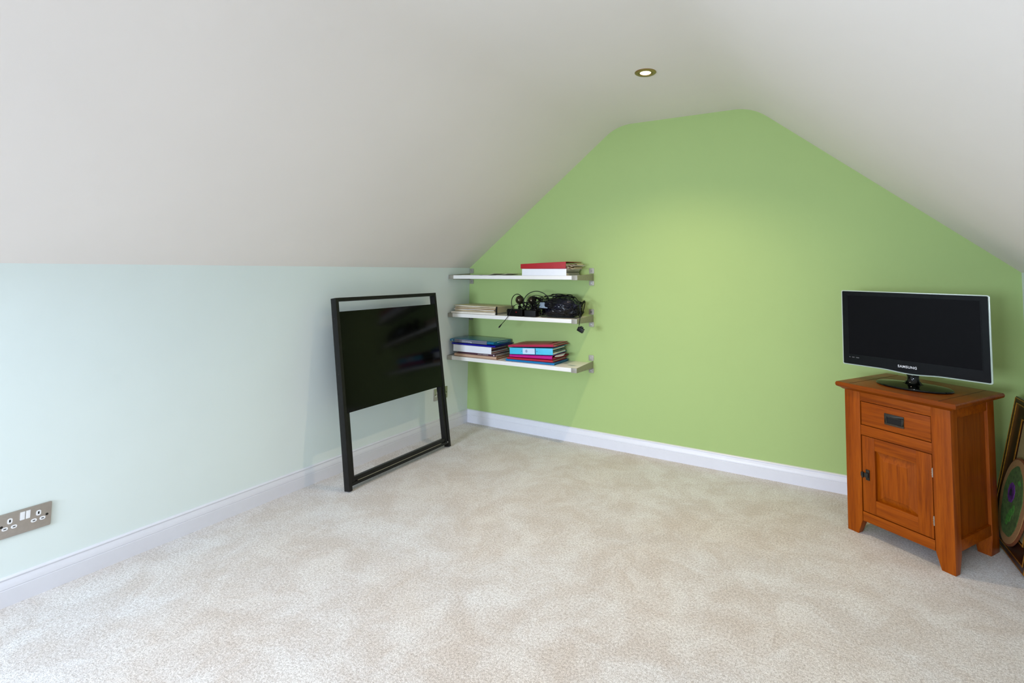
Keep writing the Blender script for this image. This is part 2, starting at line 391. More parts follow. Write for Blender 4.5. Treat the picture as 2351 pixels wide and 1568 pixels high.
bm = B(); box(bm, -0.128, -0.112, -0.196, -0.191, 0.256, 0.303); box(bm, -0.150, -0.126, -0.1985, -0.1935, 0.268, 0.286); box(bm, -0.143, -0.136, -0.205, -0.1975, 0.264, 0.290); box(bm, -0.126, -0.114, -0.204, -0.195, 0.268, 0.290)
o = obj('latch', bm, M['gunmetal'], door, bev=0.001); o['label'] = 'small dark metal latch'
for z in (0.186, 0.381):
    bm = B(); tube(bm, [(0.1462, -0.1925, z-0.019), (0.1462, -0.1925, z+0.019)], 0.0028, 10, 0)
    for q in (-0.0095, 0, 0.0095): box(bm, 0.1430, 0.1494, -0.1958, -0.1900, z+q-0.0005, z+q+0.0005)
    obj('hinge', bm, M['steel'], door, smooth=0.7)

# ------------------------------------------------------------------ television
tv = thing('television', 'black flat television with pale clear edge on an oval glossy stand, on the pine cabinet', 'television', T(2.902, -0.407, TZ, -0.414))
W2, ZB, ZT = 0.2945, 0.067, 0.435
def rr(x0, x1, z0, z1, r, bulge=0.0, n=5):
    p = []
    for cx, cz, a in ((x1-r, z1-r, 0), (x0+r, z1-r, PI/2), (x0+r, z0+r, PI), (x1-r, z0+r, 1.5*PI)):
        p += [(cx+r*math.cos(a+PI/2*i/n), cz+r*math.sin(a+PI/2*i/n)) for i in range(n+1)]
        if a == PI and bulge:
            for i in range(1, 24):
                x = x0+r+(x1-x0-2*r)*i/24; u = abs(x)/0.13
                p.append((x, z0-bulge*(0.5+0.5*math.cos(PI*min(1, u)))))
    return p
M['tv_trim'] = plain('clear_acrylic_edge', srgb(176, 190, 176), 0.15, 0.0, 0.02)
M['tv_bezel'] = plain('piano_black_bezel', srgb(6, 6, 7), 0.1, 0, 0.05, spec=0.15)
M['tv_screen'] = plain('matt_dark_screen', srgb(15, 15, 17), 0.35, 0, 0.03, spec=0.04)
M['stand_glass'] = plain('black_glass_stand', srgb(4, 5, 4), 0.05, 0, 0.05, spec=0.3)
bm = B(); prism(bm, rr(-W2, W2, ZB, ZT, 0.008, 0.008), -0.030, -0.022); obj('edge_trim', bm, M['tv_trim'], tv, bev=0.0015)
bm = B(); o_ = rr(-W2+0.0055, W2-0.0055, ZB+0.0055, ZT-0.0045, 0.005, 0.008); i_ = rr(-0.262, 0.262, 0.122, 0.411, 0.001)
prism(bm, o_, -0.0325, -0.0290); bz = obj('bezel', bm, M['tv_bezel'], tv)
bm = B(); prism(bm, rr(-0.262, 0.262, 0.121, 0.411, 0.001), -0.0332, -0.0322); obj('screen', bm, M['tv_screen'], tv)
bm = B()
for x0, x1, z0, z1 in ((-0.2645, 0.2645, 0.411, 0.4135), (-0.2645, 0.2645, 0.1185, 0.121), (-0.2645, -0.262, 0.121, 0.411), (0.262, 0.2645, 0.121, 0.411)): box(bm, x0, x1, -0.0340, -0.0322, z0, z1)
obj('screen_edge', bm, M['tv_bezel'], tv)
bm = B(); ring = [(W2-0.004, ZB+0.005, ZT-0.004, -0.022), (W2-0.02, ZB+0.02, ZT-0.03, -0.004), (0.20, 0.11, 0.36, 0.030), (0.18, 0.125, 0.34, 0.036)]
R = [[bm.verts.new(p) for p in ((-a, y, c), (a, y, c), (a, y, d), (-a, y, d))] for a, c, d, y in ring]
for p, q in zip(R, R[1:]):
    for i in range(4): j = (i+1) % 4; bm.faces.new((p[i], p[j], q[j], q[i]))
bm.faces.new(R[0]); bm.faces.new(R[-1][::-1]); obj('back_shell', bm, M['black_plastic'], tv, bev=0.003)
def text(name, body, size, mat, parent, M4, ext=0.0004, off=0.0):
    cu = bpy.data.curves.new(name, 'FONT'); cu.body = body; cu.size = size; cu.extrude = ext; cu.offset = off; cu.align_x = 'CENTER'; cu.align_y = 'CENTER'
    cu.resolution_u = 4; cu.space_character = 1.12
    tmp = bpy.data.objects.new(name, cu); COL.objects.link(tmp)
    bpy.context.view_layer.update()
    me = bpy.data.meshes.new_from_object(tmp.evaluated_get(bpy.context.evaluated_depsgraph_get()))
    bpy.data.objects.remove(tmp); me.materials.clear(); me.materials.append(mat)
    o = bpy.data.objects.new(name, me); COL.objects.link(o); o.parent = parent; o.matrix_local = M4; return o
FR = Matrix.Rotation(PI/2, 4, 'X')
M['print_white'] = plain('silver_print', srgb(215, 215, 218), 0.4, 0.2)
M['print_grey'] = plain('dim_grey_print', srgb(70, 70, 72), 0.5)
text('logo', 'SAMSUNG', 0.0155, M['print_white'], tv, Matrix.Translation((-0.012, -0.0330, 0.0925)) @ Matrix.Diagonal((1.0, 1, 1, 1)) @ FR, 0.0003, 0.0003)
for x, w in ((-0.262, 0.005), (-0.249, 0.011), (-0.231, 0.014)):
    bm = B(); box(bm, x, x+w, -0.0330, -0.0324, 0.1040, 0.1085); obj('printed_mark', bm, M['print_grey'], tv)
bm = B(); lathe(bm, [(0.0, 0.0), (1.0, 0.0), (1.015, 0.004), (1.0, 0.0085), (0.90, 0.0105), (0.5, 0.0150), (0.22, 0.0180), (0, 0.0190)], 64, 0, 0, 0.150, 0.102)
base = obj('stand_base', bm, M['stand_glass'], tv, smooth=0.6)
bm = B(); lathe(bm, [(0, 0.012), (0.052, 0.014), (0.036, 0.0200), (0.026, 0.031), (0.0235, 0.045), (0.024, 0.062), (0.025, 0.074), (0, 0.074)], 32, 0, -0.004, 1.0, 0.72)
obj('stand_neck', bm, M['stand_glass'], tv, smooth=0.6)
bm = B(); lathe(bm, [(0.0245, 0.052), (0.0262, 0.054), (0.0270, 0.066), (0.0245, 0.068)], 32, 0, -0.004, 1.0, 0.74)
o = obj('neck_collar', bm, plain('chrome_collar', srgb(150, 150, 140), 0.12, 1.0), tv, smooth=0.6)

# ------------------------------------------------------------------ framed needlework leaning on the right wall
pa, pth, PW, PL = 0.08, 0.191, 0.407, 0.649
Bp = Vector((3.229, -0.545, 0.0))
ee = Vector((-math.sin(pa), math.cos(pa), 0)); oo = Vector((math.cos(pa), math.sin(pa), 0))
uu = oo*math.sin(pth)+Vector((0, 0, math.cos(pth))); nn = -(oo*math.cos(pth)-Vector((0, 0, math.sin(pth))))
mp_ = Matrix((ee, uu, nn)).transposed().to_4x4(); mp_.translation = Bp + Vector((0, 0, 0.004))
pic = thing('framed_needlework', 'dark wood frame of floral needlework, leaning behind the pine cabinet', 'picture', mp_)
M['dark_wood'] = plain('dark_mahogany_frame', srgb(46, 22, 14), 0.3, 0, 0.25, 40)
M['gilt'] = plain('worn_gilt', srgb(190, 130, 50), 0.35, 0.7, 0.25, 90)
M['linen'] = plain('beige_linen', srgb(158, 136, 92), 0.9, 0, 0.12, 160, bump=0.3)
RW_ = 0.092
def mitre(bm, prof):          # profile: (inset, height) around the rectangle PW x PL
    R = [[bm.verts.new(p) for p in ((i, i, h), (PW-i, i, h), (PW-i, PL-i, h), (i, PL-i, h))] for i, h in prof]
    for a, b in zip(R, R[1:]+R[:1]):
        for k_ in range(4): j = (k_+1) % 4; bm.faces.new((a[k_], a[j], b[j], b[k_]))
bm = B(); mitre(bm, [(0, -0.022), (0, -0.004), (0.010, 0.000), (0.030, -0.002), (0.045, -0.009), (RW_-0.01, -0.012), (RW_, -0.016), (RW_, -0.022)]); obj('frame', bm, M['dark_wood'], pic, smooth=0.4)
for i in (0.004, 0.026, RW_-0.007):
    z = {0.004: -0.001, 0.026: -0.0008, RW_-0.007: -0.011}[i]
    bm = B(); mitre(bm, [(i, z-0.002), (i, z+0.0008), (i+0.002, z+0.0022), (i+0.0045, z+0.0008), (i+0.0045, z-0.002)]); obj('gilt_bead', bm, M['gilt'], pic, smooth=0.7)
bm = B(); box(bm, RW_-0.004, PW-RW_+0.004, RW_-0.004, PL-RW_+0.004, -0.020, -0.017); obj('linen_ground', bm, M['linen'], pic)
def oval(bm, cx, cy, rx, ry, z0, z1, wob=0.0, n=48, seed=0):
    A = []
    for i in range(n):
        a = 2*PI*i/n; w = 1+wob*math.sin(a*5+seed)+wob*0.7*math.sin(a*9+seed*2)
        A.append((cx+rx*w*math.cos(a), cy+ry*w*math.sin(a)))
    prism(bm, A, z0, z1, 'z')
ocx, ocy = 0.210, 0.222
bm = B(); oval(bm, ocx, ocy, 0.135, 0.188, -0.004, 0.003); ov = obj('oval_mount', bm, plain('brown_oval_border', srgb(120, 66, 34), 0.7, 0, 0.2, 80, bump=0.2), pic, bev=0.001)
bm = B(); oval(bm, ocx, ocy, 0.127, 0.180, 0.003, 0.006); obj('tan_border', bm, plain('tan_stitching', srgb(165, 122, 76), 0.9, 0, 0.12, 220, bump=0.5), ov)
bm = B(); oval(bm, ocx-0.002, ocy, 0.095, 0.150, 0.006, 0.0085, 0.02); obj('green_field', bm, plain('green_stitching', srgb(74, 98, 46), 0.9, 0, 0.35, 60, bump=0.5), ov)
bm = B()
for q in range(9):
    a = 2*PI*q/9; oval(bm, 0.222+0.020*math.cos(a), 0.255+0.026*math.sin(a), 0.014, 0.017, 0.0085, 0.0105, 0.05, 14, q)
obj('purple_flower', bm, plain('purple_stitching', srgb(104, 44, 130), 0.9, 0, 0.25, 120, bump=0.4), ov)
bm = B(); oval(bm, 0.222, 0.255, 0.011, 0.014, 0.0105, 0.0125, 0.05, 16); obj('flower_centre', bm, plain('dark_violet_stitching', srgb(28, 14, 40), 0.9), ov)
bm = B()
for cx, cy, rx, ry in ((0.196, 0.165, 0.014, 0.028), (0.215, 0.140, 0.012, 0.024), (0.176, 0.196, 0.010, 0.022), (0.165, 0.315, 0.014, 0.010)): oval(bm, cx, cy, rx, ry, 0.0085, 0.0100, 0.06, 18, cx*90)
obj('leaves', bm, plain('bright_green_stitching', srgb(70, 130, 44), 0.9, 0, 0.3, 120, bump=0.4), ov)

# ------------------------------------------------------------------ black bed headboard leaning on the left wall
hx, hth, hps, hy, HW, HL, HD, HP = 0.2495, 0.1591, 0.0110, -1.3634, 0.8383, 1.045, 0.0422, 0.0200
c_, s_ = math.cos(hth), math.sin(hth)
ex = Vector((-math.sin(hps), math.cos(hps), 0))                     # along the width
ez = Vector((-s_*math.cos(hps), -s_*math.sin(hps), c_)); ew = ex.cross(ez)
mh = Matrix((ex, -ew, ez)).transposed().to_4x4()
mh = Matrix((ex, Vector(ex).cross(ez)*-1, ez)).transposed().to_4x4(); mh.translation = Vector((hx, hy, 0.0))
# local: x = width, y = towards the wall is +, front is -y, z = up the lean
hb = thing('headboard', 'black metal framed headboard with glossy black panel, leaning against the pale left wall', 'headboard', mh)
fy = -HD
for x0 in (0, HW-HP):
    bm = B(); box(bm, x0, x0+HP, fy, 0, 0, HL); obj('post', bm, M['black_frame'], hb, bev=0.0018)
bm = B(); box(bm, HP, HW-HP, fy, 0, HL-0.020, HL); obj('top_bar', bm, M['black_frame'], hb, bev=0.0015)
PB, PT = 0.405, 0.966
bm = B(); box(bm, HP-0.001, HW-HP+0.001, fy+0.002, fy+0.016, PB, PT); pn_ = obj('panel', bm, M['black_gloss'], hb, bev=0.001)
for x0 in (HP, HW-HP-0.022):
    bm = B(); box(bm, x0, x0+0.022, fy+0.006, -0.002, 0.028, PB); obj('inner_post', bm, M['black_frame'], hb, bev=0.0015)
bm = B(); box(bm, HP+0.022, HW-HP-0.022, fy+0.010, -0.004, 0.040, 0.062); box(bm, HP, HW-HP, fy+0.003, -0.004, 0.022, 0.038); obj('bottom_bar', bm, M['black_frame'], hb, bev=0.0012)
bm = B(); box(bm, 0.066, HW-0.085, fy+0.0075, fy+0.0105, 0.0380, 0.0402); o = obj('glint_strip', bm, M['glint_line'], hb); o['label'] = 'thin pale strip painted as a gloss highlight'  # edge highlight of the black bar, put in as a pale strip
for x, z in ((-0.001, 0.62), (-0.001, 0.93)):
    bm = B(); tube(bm, [(x, -0.021, z), (x+0.003, -0.021, z)], 0.0035, 12, 0); obj('bolt', bm, M['gunmetal'], hb, smooth=0.7)
bm = B(); tube(bm, [(HW-0.030, fy+0.004, 0.034), (HW-0.030, fy-0.001, 0.034)], 0.004, 12, 0); obj('screw', bm, M['screw'], hb, smooth=0.7)

# ------------------------------------------------------------------ double sockets on the left wall
def socket(label):
    t = thing('wall_socket', label, 'socket', None, None)
    # local frame: x = along wall (to the right, +y world), z up, -y out of the wall
    bm = B(); prism(bm, rr(-0.073, 0.073, -0.043, 0.043, 0.004), -0.0065, 0, 'y'); obj('face_plate', bm, M['steel'], t, bev=0.0018)
    for g in (-1, 1):
        bm = B(); box(bm, g*0.0072-0.0060, g*0.0072+0.0060, -0.0100, -0.0060, 0.006, 0.034); bevel(bm, 0.001)
        for v in bm.verts:
            if v.co.z > 0.02 and v.co.y < -0.009: v.co.y += 0.0018
        obj('switch', bm, M['white_plastic'], t, smooth=0.6)
        e_ = 0.0365 if g > 0 else -0.0395
        for cx, cz, w_, h_, vert in ((e_, 0.0140, 0.0135, 0.0190, 1), (e_-0.0118, -0.0090, 0.0160, 0.0120, 0), (e_+0.0118, -0.0090, 0.0160, 0.0120, 0)):
            bm = B(); prism(bm, rr(cx-w_/2, cx+w_/2, cz-h_/2, cz+h_/2, 0.0055), -0.0078, -0.0060, 'y'); ins = obj('insert', bm, M['white_plastic'], t)
            bm = B()
            if vert: box(bm, cx-0.0023, cx+0.0023, -0.0081, -0.0076, cz-0.004, cz+0.005)
            else: box(bm, cx-0.0036, cx+0.0036, -0.0081, -0.0076, cz-0.0016, cz+0.0016)
            obj('slot', bm, M['hole'], ins)
        bm = B(); tube(bm, [(g*0.0603, -0.0060, 0), (g*0.0603, -0.0074, 0)], 0.0042, 14, 0); box(bm, g*0.0603-0.0035, g*0.0603+0.0035, -0.0077, -0.0072, -0.0005, 0.0005); obj('screw', bm, M['gunmetal'], t, smooth=0.7)
    return t
WALL_L = lambda y, z: Matrix.Translation((0, y, z)) @ Matrix(((0, -1, 0, 0), (1, 0, 0, 0), (0, 0, 1, 0), (0, 0, 0, 1)))
sk = socket('brushed steel double wall socket low on the left wall at the picture edge')
sk.matrix_world = WALL_L(-2.4944-0.073, 0.3225-0.043)
s2 = copy_tree(sk); s2['label'] = 'brushed steel double wall socket half hidden behind the black headboard leg'
s2.matrix_world = WALL_L(-0.2496-0.073, 0.3253-0.043)

# ------------------------------------------------------------------ wall shelves
TILT = 0.010
SX0, SX1, SD = 0.004, 1.099, 0.259
SZ = {1: 1.1585, 2: 0.8705, 3: 0.5515}           # top surface at x = 0
def ST(k_, x, y, h, rz=0, roll=0): return Matrix.Translation((0, 0, SZ[k_])) @ Matrix.Rotation(-TILT, 4, 'Y') @ Matrix.Translation((x, y, h)) @ Matrix.Rotation(rz, 4, 'Z') @ Matrix.Rotation(-roll, 4, 'Y')
def bracket(parent, x0, sx):      # sx=1: the outer plate on the high-x side
    xo = x0+0.041 if sx > 0 else x0
    bm = B(); p0, p1 = (xo-0.003, xo) if sx > 0 else (xo, xo+0.003)
    hexa(bm, [(p0, -SD, -0.029), (p1, -SD, -0.029), (p1, -0.002, -0.036), (p0, -0.002, -0.036), (p0, -SD, 0.002), (p1, -SD, 0.002), (p1, -0.002, 0.012), (p0, -0.002, 0.012)])
    box(bm, x0+0.001, x0+0.040, -SD, -0.002, -0.029, -0.0265)
    box(bm, x0, x0+0.041, -SD-0.001, -SD+0.003, -0.029, 0.002)
    br = obj('bracket', bm, M['alu'], parent, bev=0.0008)
    for z0, z1 in ((0.014, 0.052), (-0.070, -0.036)):
        cx = x0+0.0225+0.004*sx
        bm = B(); prism(bm, rr(cx-0.019, cx+0.019, z0, z1, 0.005), -0.0042, -0.0005); obj('mounting_tab', bm, M['alu'], br, bev=0.0006)
        bm = B(); tube(bm, [(cx, -0.0042, (z0+z1)/2), (cx, -0.0078, (z0+z1)/2)], 0.0050, 14, 0); obj('screw', bm, M['screw'], br, smooth=0.7)
    return br
def shelf(label, k_):
    t = thing('wall_shelf', label, 'shelf', ST(k_, 0, 0, 0), 'white shelves on the green wall')
    bm = B(); box(bm, SX0+0.004, SX1-0.004, -SD+0.0035, -0.001, -0.0262, 0); obj('board', bm, M['board'], t, bev=0.0012)
    bracket(t, SX0, -1); bracket(t, SX1-0.041, 1)
    return t
shelf('top white wall shelf with metal brackets, carrying the red and white files', 1)
shelf('middle white wall shelf with metal brackets, carrying the black cables', 2)
shelf('bottom white wall shelf with metal brackets, carrying the two coloured folder piles', 3)

# ------------------------------------------------------------------ stationery builders (local: x 0..w, y 0..d from front to back, z up)
def mat(name, rgb, rough=0.45, **kw): return plain(name, srgb(*rgb), rough, var=kw.pop('var', 0.04), **kw)
PAPER = mat('white_paper', (228, 224, 216), 0.85, var=0.05); CREAMP = mat('cream_paper', (214, 200, 172), 0.85, var=0.08)
def sheets(parent, w, d, z0, z1, n, matl, name='paper', jit=0.008, right=0.0, y0=0.016):
    """loose sheets between two covers: thin wavy slabs with ragged edges, each slightly turned"""
    hs = (z1-z0)/n
    for i in range(n):
        bm = B(); a = random.uniform(-jit, jit)+0.004; b = y0+random.uniform(-jit, jit); ww = w+right*random.uniform(0.2, 1)
        g = 6; zz = z0+i*hs
        for s0 in (0, 1):
            pass
        vs = []
        for j in range(g+1):
            x = a+ww*j/g; wv = 0.12*hs*math.sin(j*1.7+i)
            vs.append([bm.verts.new((x, b, zz+hs*0.10+wv)), bm.verts.new((x, b+d, zz+hs*0.10+wv)), bm.verts.new((x, b+d, zz+hs*0.80+wv)), bm.verts.new((x, b, zz+hs*0.80+wv))])
        for p, q in zip(vs, vs[1:]):
            for e in range(4): f = (e+1) % 4; bm.faces.new((p[e], p[f], q[f], q[e]))
        bm.faces.new(vs[0][::-1]); bm.faces.new(vs[-1])
        obj(name, bm, matl if not isinstance(matl, list) else matl[i % len(matl)], parent)
def binder(name, label, cat, M4, w, d, h, colr, wedge=0.0, paper=None, nsheet=4, right=0.0, rings=False, round_spine=False):
    """ring binder lying flat, spine to the front: spine, two covers, ring bar and papers"""
    t = thing(name, label, cat, M4)
    cm = colr; ct = 0.0022
    bm = B()
    hexa(bm, [(0, 0, 0), (w, 0, 0), (w, 0.003, 0), (0, 0.003, 0), (0, 0, h), (w, 0, h+wedge), (w, 0.003, h+wedge), (0, 0.003, h)])
    obj('spine', bm, cm, t, bev=0.0010)
    bm = B(); box(bm, 0, w, 0.003, d, 0, ct); obj('cover', bm, cm, t)
    bm = B(); hexa(bm, [(0, 0.003, h-ct), (w, 0.003, h+wedge-ct), (w, d, h+wedge-ct), (0, d, h-ct), (0, 0.003, h), (w, 0.003, h+wedge), (w, d, h+wedge), (0, d, h)]); obj('cover', bm, cm, t)
    if nsheet: sheets(t, w-0.016, d-0.035, ct, h-ct-0.001, nsheet, paper or PAPER, right=right)
    if rings:
        for yy in (0.035,):
            bm = B()
            for zc in (0.5,):
                for q in (0.05,):
                    pts_ = [(w-q, yy+0.019*math.cos(a*PI/8), h*0.5+(h*0.42)*math.sin(a*PI/8)) for a in range(17)]
                    tube(bm, pts_, 0.0016, 8, 2)
            box(bm, w-0.07, w-0.03, 0.02, 0.05, ct, ct+0.003); obj('ring_clip', bm, M['screw'], t, smooth=0.7)
    return t
def wallet(name, label, cat, M4, w, d, h, colr, wedge=0.0, sheets_n=1, inner=None, right=0.0):
    """card or plastic folder folded along the front: C-shaped wrap with rounded fold, sheets between"""
    t = thing(name, label, cat, M4); ct = min(0.0016, h*0.22)
    bm = B(); r = h/2
    def ringpts(x, hh):
        rr_ = hh/2; outp = [(x, d, 0)]
        for i in range(9):
            a = -PI/2-PI*i/8; outp.append((x, rr_*0.8+rr_*0.8*math.cos(a), rr_+rr_*math.sin(a)))
        outp.append((x, d, hh)); outp.append((x, d, hh-ct))
        for i in range(9):
            a = PI/2+PI*i/8; ri = rr_-ct; outp.append((x, rr_*0.8+ri*0.8*math.cos(a), rr_+ri*math.sin(a)))
        outp.append((x, d, ct)); return [bm.verts.new(p) for p in outp]
    rs = [ringpts(w*i/4, h+wedge*i/4) for i in range(5)]
    for a, b in zip(rs, rs[1:]):
        for i in range(len(a)): j = (i+1) % len(a); bm.faces.new((a[i], a[j], b[j], b[i]))
    half = len(rs[0])
    for q in (rs[0], rs[-1]):
        outer = q[:11]; innr = q[11:][::-1]
        for i in range(10): bm.faces.new((outer[i], outer[i+1], innr[i+1], innr[i]))
    obj('cover', bm, colr, t, smooth=0.6)
    if sheets_n: sheets(t, w-0.010, d-0.015, ct*1.3, h-ct*1.3, sheets_n, inner or PAPER, right=right, jit=0.004, y0=0.010)
    return t

RED = mat('red_card', (168, 14, 26), 0.5); WHT = mat('white_binder_card', (232, 234, 240), 0.4, var=0.01)
# --- top shelf
FY = -0.250
binder('ring_binder', 'white lever arch binder lying on the top shelf, under the red box file', 'binder', ST(1, 0.660, FY, 0.0006, 0.0), 0.352, 0.245, 0.046, WHT, paper=[mat('grey_paper', (176, 176, 168), 0.85), PAPER, mat('grey_paper2', (150, 152, 146), 0.85)], nsheet=5, right=0.010, rings=True)
tr = binder('box_file', 'dark red box file stuffed with papers, on the top shelf', 'box file', ST(1, 0.648, FY, 0.0478, -0.01), 0.362, 0.235, 0.033, RED, wedge=0.014, paper=[CREAMP, mat('brown_paper', (120, 92, 60), 0.8), PAPER], nsheet=4, right=0.03)
# ragged papers bulging out of the red file
for i, (w_, dz, rz) in enumerate(((0.060, 0.006, 0.10), (0.052, 0.020, -0.08), (0.058, 0.030, 0.18))):
    bm = B(); n = 8; vs = []
    for j in range(n+1):
        x = w_*j/n; z = 0.008*math.sin(j*0.9+i)*j/n - 0.006*(j/n)**2
        vs.append([bm.verts.new((x, 0, z)), bm.verts.new((x, 0.15, z+0.002)), bm.verts.new((x, 0.15, z+0.0032)), bm.verts.new((x, 0, z+0.0012))])
    for p, q in zip(vs, vs[1:]):
        for e in range(4): f = (e+1) % 4; bm.faces.new((p[e], p[f], q[f], q[e]))
    bm.faces.new(vs[0][::-1]); bm.faces.new(vs[-1])
    o = obj('loose_paper', bm, [CREAMP, PAPER, CREAMP][i], tr, smooth=0.7); o.matrix_local = T(0.352, 0.03+0.02*i, dz, rz)
def leaflet(label, M4, w, d, curl, matl, amp=0.012, cat='leaflet'):
    bm = B(); n = 10; vs = []
    for j in range(n+1):
        u = j/n; x = w*u; z = 0.0006+amp*max(0, (u-curl)/(1-curl))**1.6
        vs.append([bm.verts.new((x, 0, z)), bm.verts.new((x+0.01, d, z*0.7)), bm.verts.new((x+0.01, d, z*0.7+0.0012)), bm.verts.new((x, 0, z+0.0012))])
    for p, q in zip(vs, vs[1:]):
        for e in range(4): f = (e+1) % 4; bm.faces.new((p[e], p[f], q[f], q[e]))
    bm.faces.new(vs[0][::-1]); bm.faces.new(vs[-1])
    return tag(obj('leaflet', bm, matl, None, smooth=0.7), label, cat, M4)
leaflet('flat off-white sheet of paper at the left end of the top shelf', ST(1, 0.10, -0.225, 0.0008, 0.05), 0.17, 0.20, 0.9, mat('grey_white_paper', (216, 214, 204), 0.8), 0.002)
leaflet('thin leaflet with a curled edge, near the middle of the top shelf', ST(1, 0.285, -0.21, 0.0008, 0.08), 0.10, 0.17, 0.35, mat('pale_leaflet', (206, 206, 188), 0.6), 0.012)
leaflet('thin leaflet with a raised flap, lying closest to the white binder on the top shelf', ST(1, 0.400, -0.20, 0.0008, 0.02), 0.10, 0.16, 0.3, mat('pale_leaflet2', (206, 206, 188), 0.6), 0.012)

# --- middle shelf: cream document file, papers, cables and speakers
tw = thing('document_file', 'old cream document file bulging with papers at the left of the middle shelf', 'file', ST(2, 0.045, -0.240, 0.016, 0.0))
CR = mat('cream_card', (206, 196, 160), 0.7, var=0.06)
bm = B(); hexa(bm, [(0.0, 0, 0.045), (0.392, 0, 0.040), (0.392, 0.225, 0.040), (-0.004, 0.228, 0.044), (0.0, 0, 0.048), (0.392, 0, 0.043), (0.392, 0.225, 0.043), (-0.004, 0.228, 0.047)]); obj('cover', bm, CR, tw, bev=0.0008)
bm = B(); hexa(bm, [(0.388, 0.004, 0.0), (0.394, 0.004, 0.0), (0.394, 0.225, 0.0), (0.388, 0.225, 0.0), (0.388, 0.004, 0.042), (0.392, 0.004, 0.042), (0.392, 0.225, 0.042), (0.388, 0.225, 0.042)]); obj('spine', bm, mat('faded_cream_card', (176, 166, 138), 0.75), tw)
sheets(tw, 0.372, 0.205, 0.001, 0.044, 7, [CREAMP, mat('yellowed_paper', (198, 176, 132), 0.85), PAPER, mat('tan_paper', (176, 146, 104), 0.85)], jit=0.007, y0=0.008)
bm = B(); box(bm, 0.3935, 0.4000, -0.003, 0.003, -0.014, 0.047); box(bm, 0.3925, 0.3945, -0.003, 0.010, -0.010, 0.044); o = obj('binding_strip', bm, M['black_plastic'], tw); o['label'] = 'black strip at the front corner'
tp = wallet('paper_folder', 'white card folder lying under the cream document file on the middle shelf', 'folder', ST(2, 0.024, -0.247, 0.0006, 0.01), 0.405, 0.235, 0.0145, mat('white_card', (232, 226, 214), 0.7), sheets_n=2)

def speaker(label, x, y, r, h):
    t = thing('ball_speaker', label, 'speaker', ST(2, x, y, 0.0006), 'round speakers on the middle shelf')
    bm = B(); lathe(bm, [(0, 0), (0.026, 0), (0.027, 0.004), (0.020, 0.010), (0.008, 0.016), (0.006, h-2*r+0.006), (0, h-2*r+0.006)], 24); obj('stand', bm, M['black_plastic'], t, smooth=0.6)
    bm = B(); bmesh.ops.create_uvsphere(bm, u_segments=28, v_segments=18, radius=r); bmesh.ops.translate(bm, verts=bm.verts, vec=(0, 0, h-r)); obj('ball', bm, BRNZ, t, smooth=1.0)
    return t
BRNZ = plain('dark_bronze_shell', srgb(74, 66, 50), 0.22, 0.75, 0.1, 20)
speaker('bronze ball speaker on a stem, nearer the cream file, inside a cable loop', 0.583, -0.152, 0.032, 0.142)
speaker('bronze ball speaker on a stem, nearer the shiny black pouch, among cables', 0.686, -0.150, 0.031, 0.140)

M['pouch'] = None
k = NT('navy_black_shiny_plastic'); v = k.coords()
k.l.new(k.ramp(k.noise(v, 9, 3), [(0.40, srgb(3, 3, 4)), (0.70, srgb(10, 12, 34))]), k.b.inputs['Base Color'])
k.b.inputs['Roughness'].default_value = 0.10; k.b.inputs['Specular IOR Level'].default_value = 0.3; k.b.inputs['Coat Weight'].default_value = 0.12; k.b.inputs['Coat Roughness'].default_value = 0.05; k.bump(k.noise(k.coords((5, 10, 14)), 1.1, 2, 0.5, 1.4), 1.0, 0.05); M['pouch'] = k.m
bm = B(); bmesh.ops.create_icosphere(bm, subdivisions=5, radius=1.0)
for v_ in bm.verts:
    c = v_.co
    e = 0.62
    x = math.copysign(abs(c.x)**e, c.x); y = math.copysign(abs(c.y)**0.75, c.y); z = math.copysign(abs(c.z)**0.7, c.z)
    nz = mnoise.noise(Vector((c.x*1.7, c.y*1.7+3, c.z*1.7)))*0.12+mnoise.noise(c*4.5)*0.05
    crease = -0.10*math.exp(-((z-(-0.05+0.25*x))/0.10)**2)
    s0 = 1+nz+crease
    hgt = 0.062 if z < 0 else 0.078*(1-0.16*x*x-0.10*(x > 0.3)*(x-0.3))
    v_.co = Vector((0.148*x*s0, 0.088*y*s0, max(-0.061, hgt*z*s0)))
tpouch = thing('plastic_bag', 'shiny dark navy bag stuffed with cables, biggest bundle on the middle shelf', 'bag', ST(2, 0.915, -0.125, 0.063, 0.0, 0.0))
obj('bag', bm, M['pouch'], tpouch, smooth=3.0)
bm = B(); vs = []
for j in range(7):
    x = -0.150+0.085*j/6
    vs.append([bm.verts.new((x, -0.060-0.032*(j/6)**0.6, 0.000)), bm.verts.new((x, -0.053-0.032*(j/6)**0.6, 0.022)), bm.verts.new((x, -0.045-0.030*(j/6)**0.6, 0.038))])
for p, q in zip(vs, vs[1:]):
    for e in range(2): bm.faces.new((p[e], p[e+1], q[e+1], q[e]))
bmesh.ops.solidify(bm, geom=bm.faces, thickness=0.002)
o = obj('sticker', bm, mat('pale_blue_label', (190, 208, 226), 0.5, var=0.25, scale=140), tpouch, smooth=0.7); o['label'] = 'pale blue printed sticker'

def cable(label, pts, r=0.0022, ends=None, name='cable', seg=8):
    t = thing(name, label, 'cable', None)
    bm = B(); tube(bm, pts, r, seg, 7); obj('cord', bm, M['cable'], t, smooth=1.0)
    return t
SH2 = lambda x: SZ[2]+TILT*x
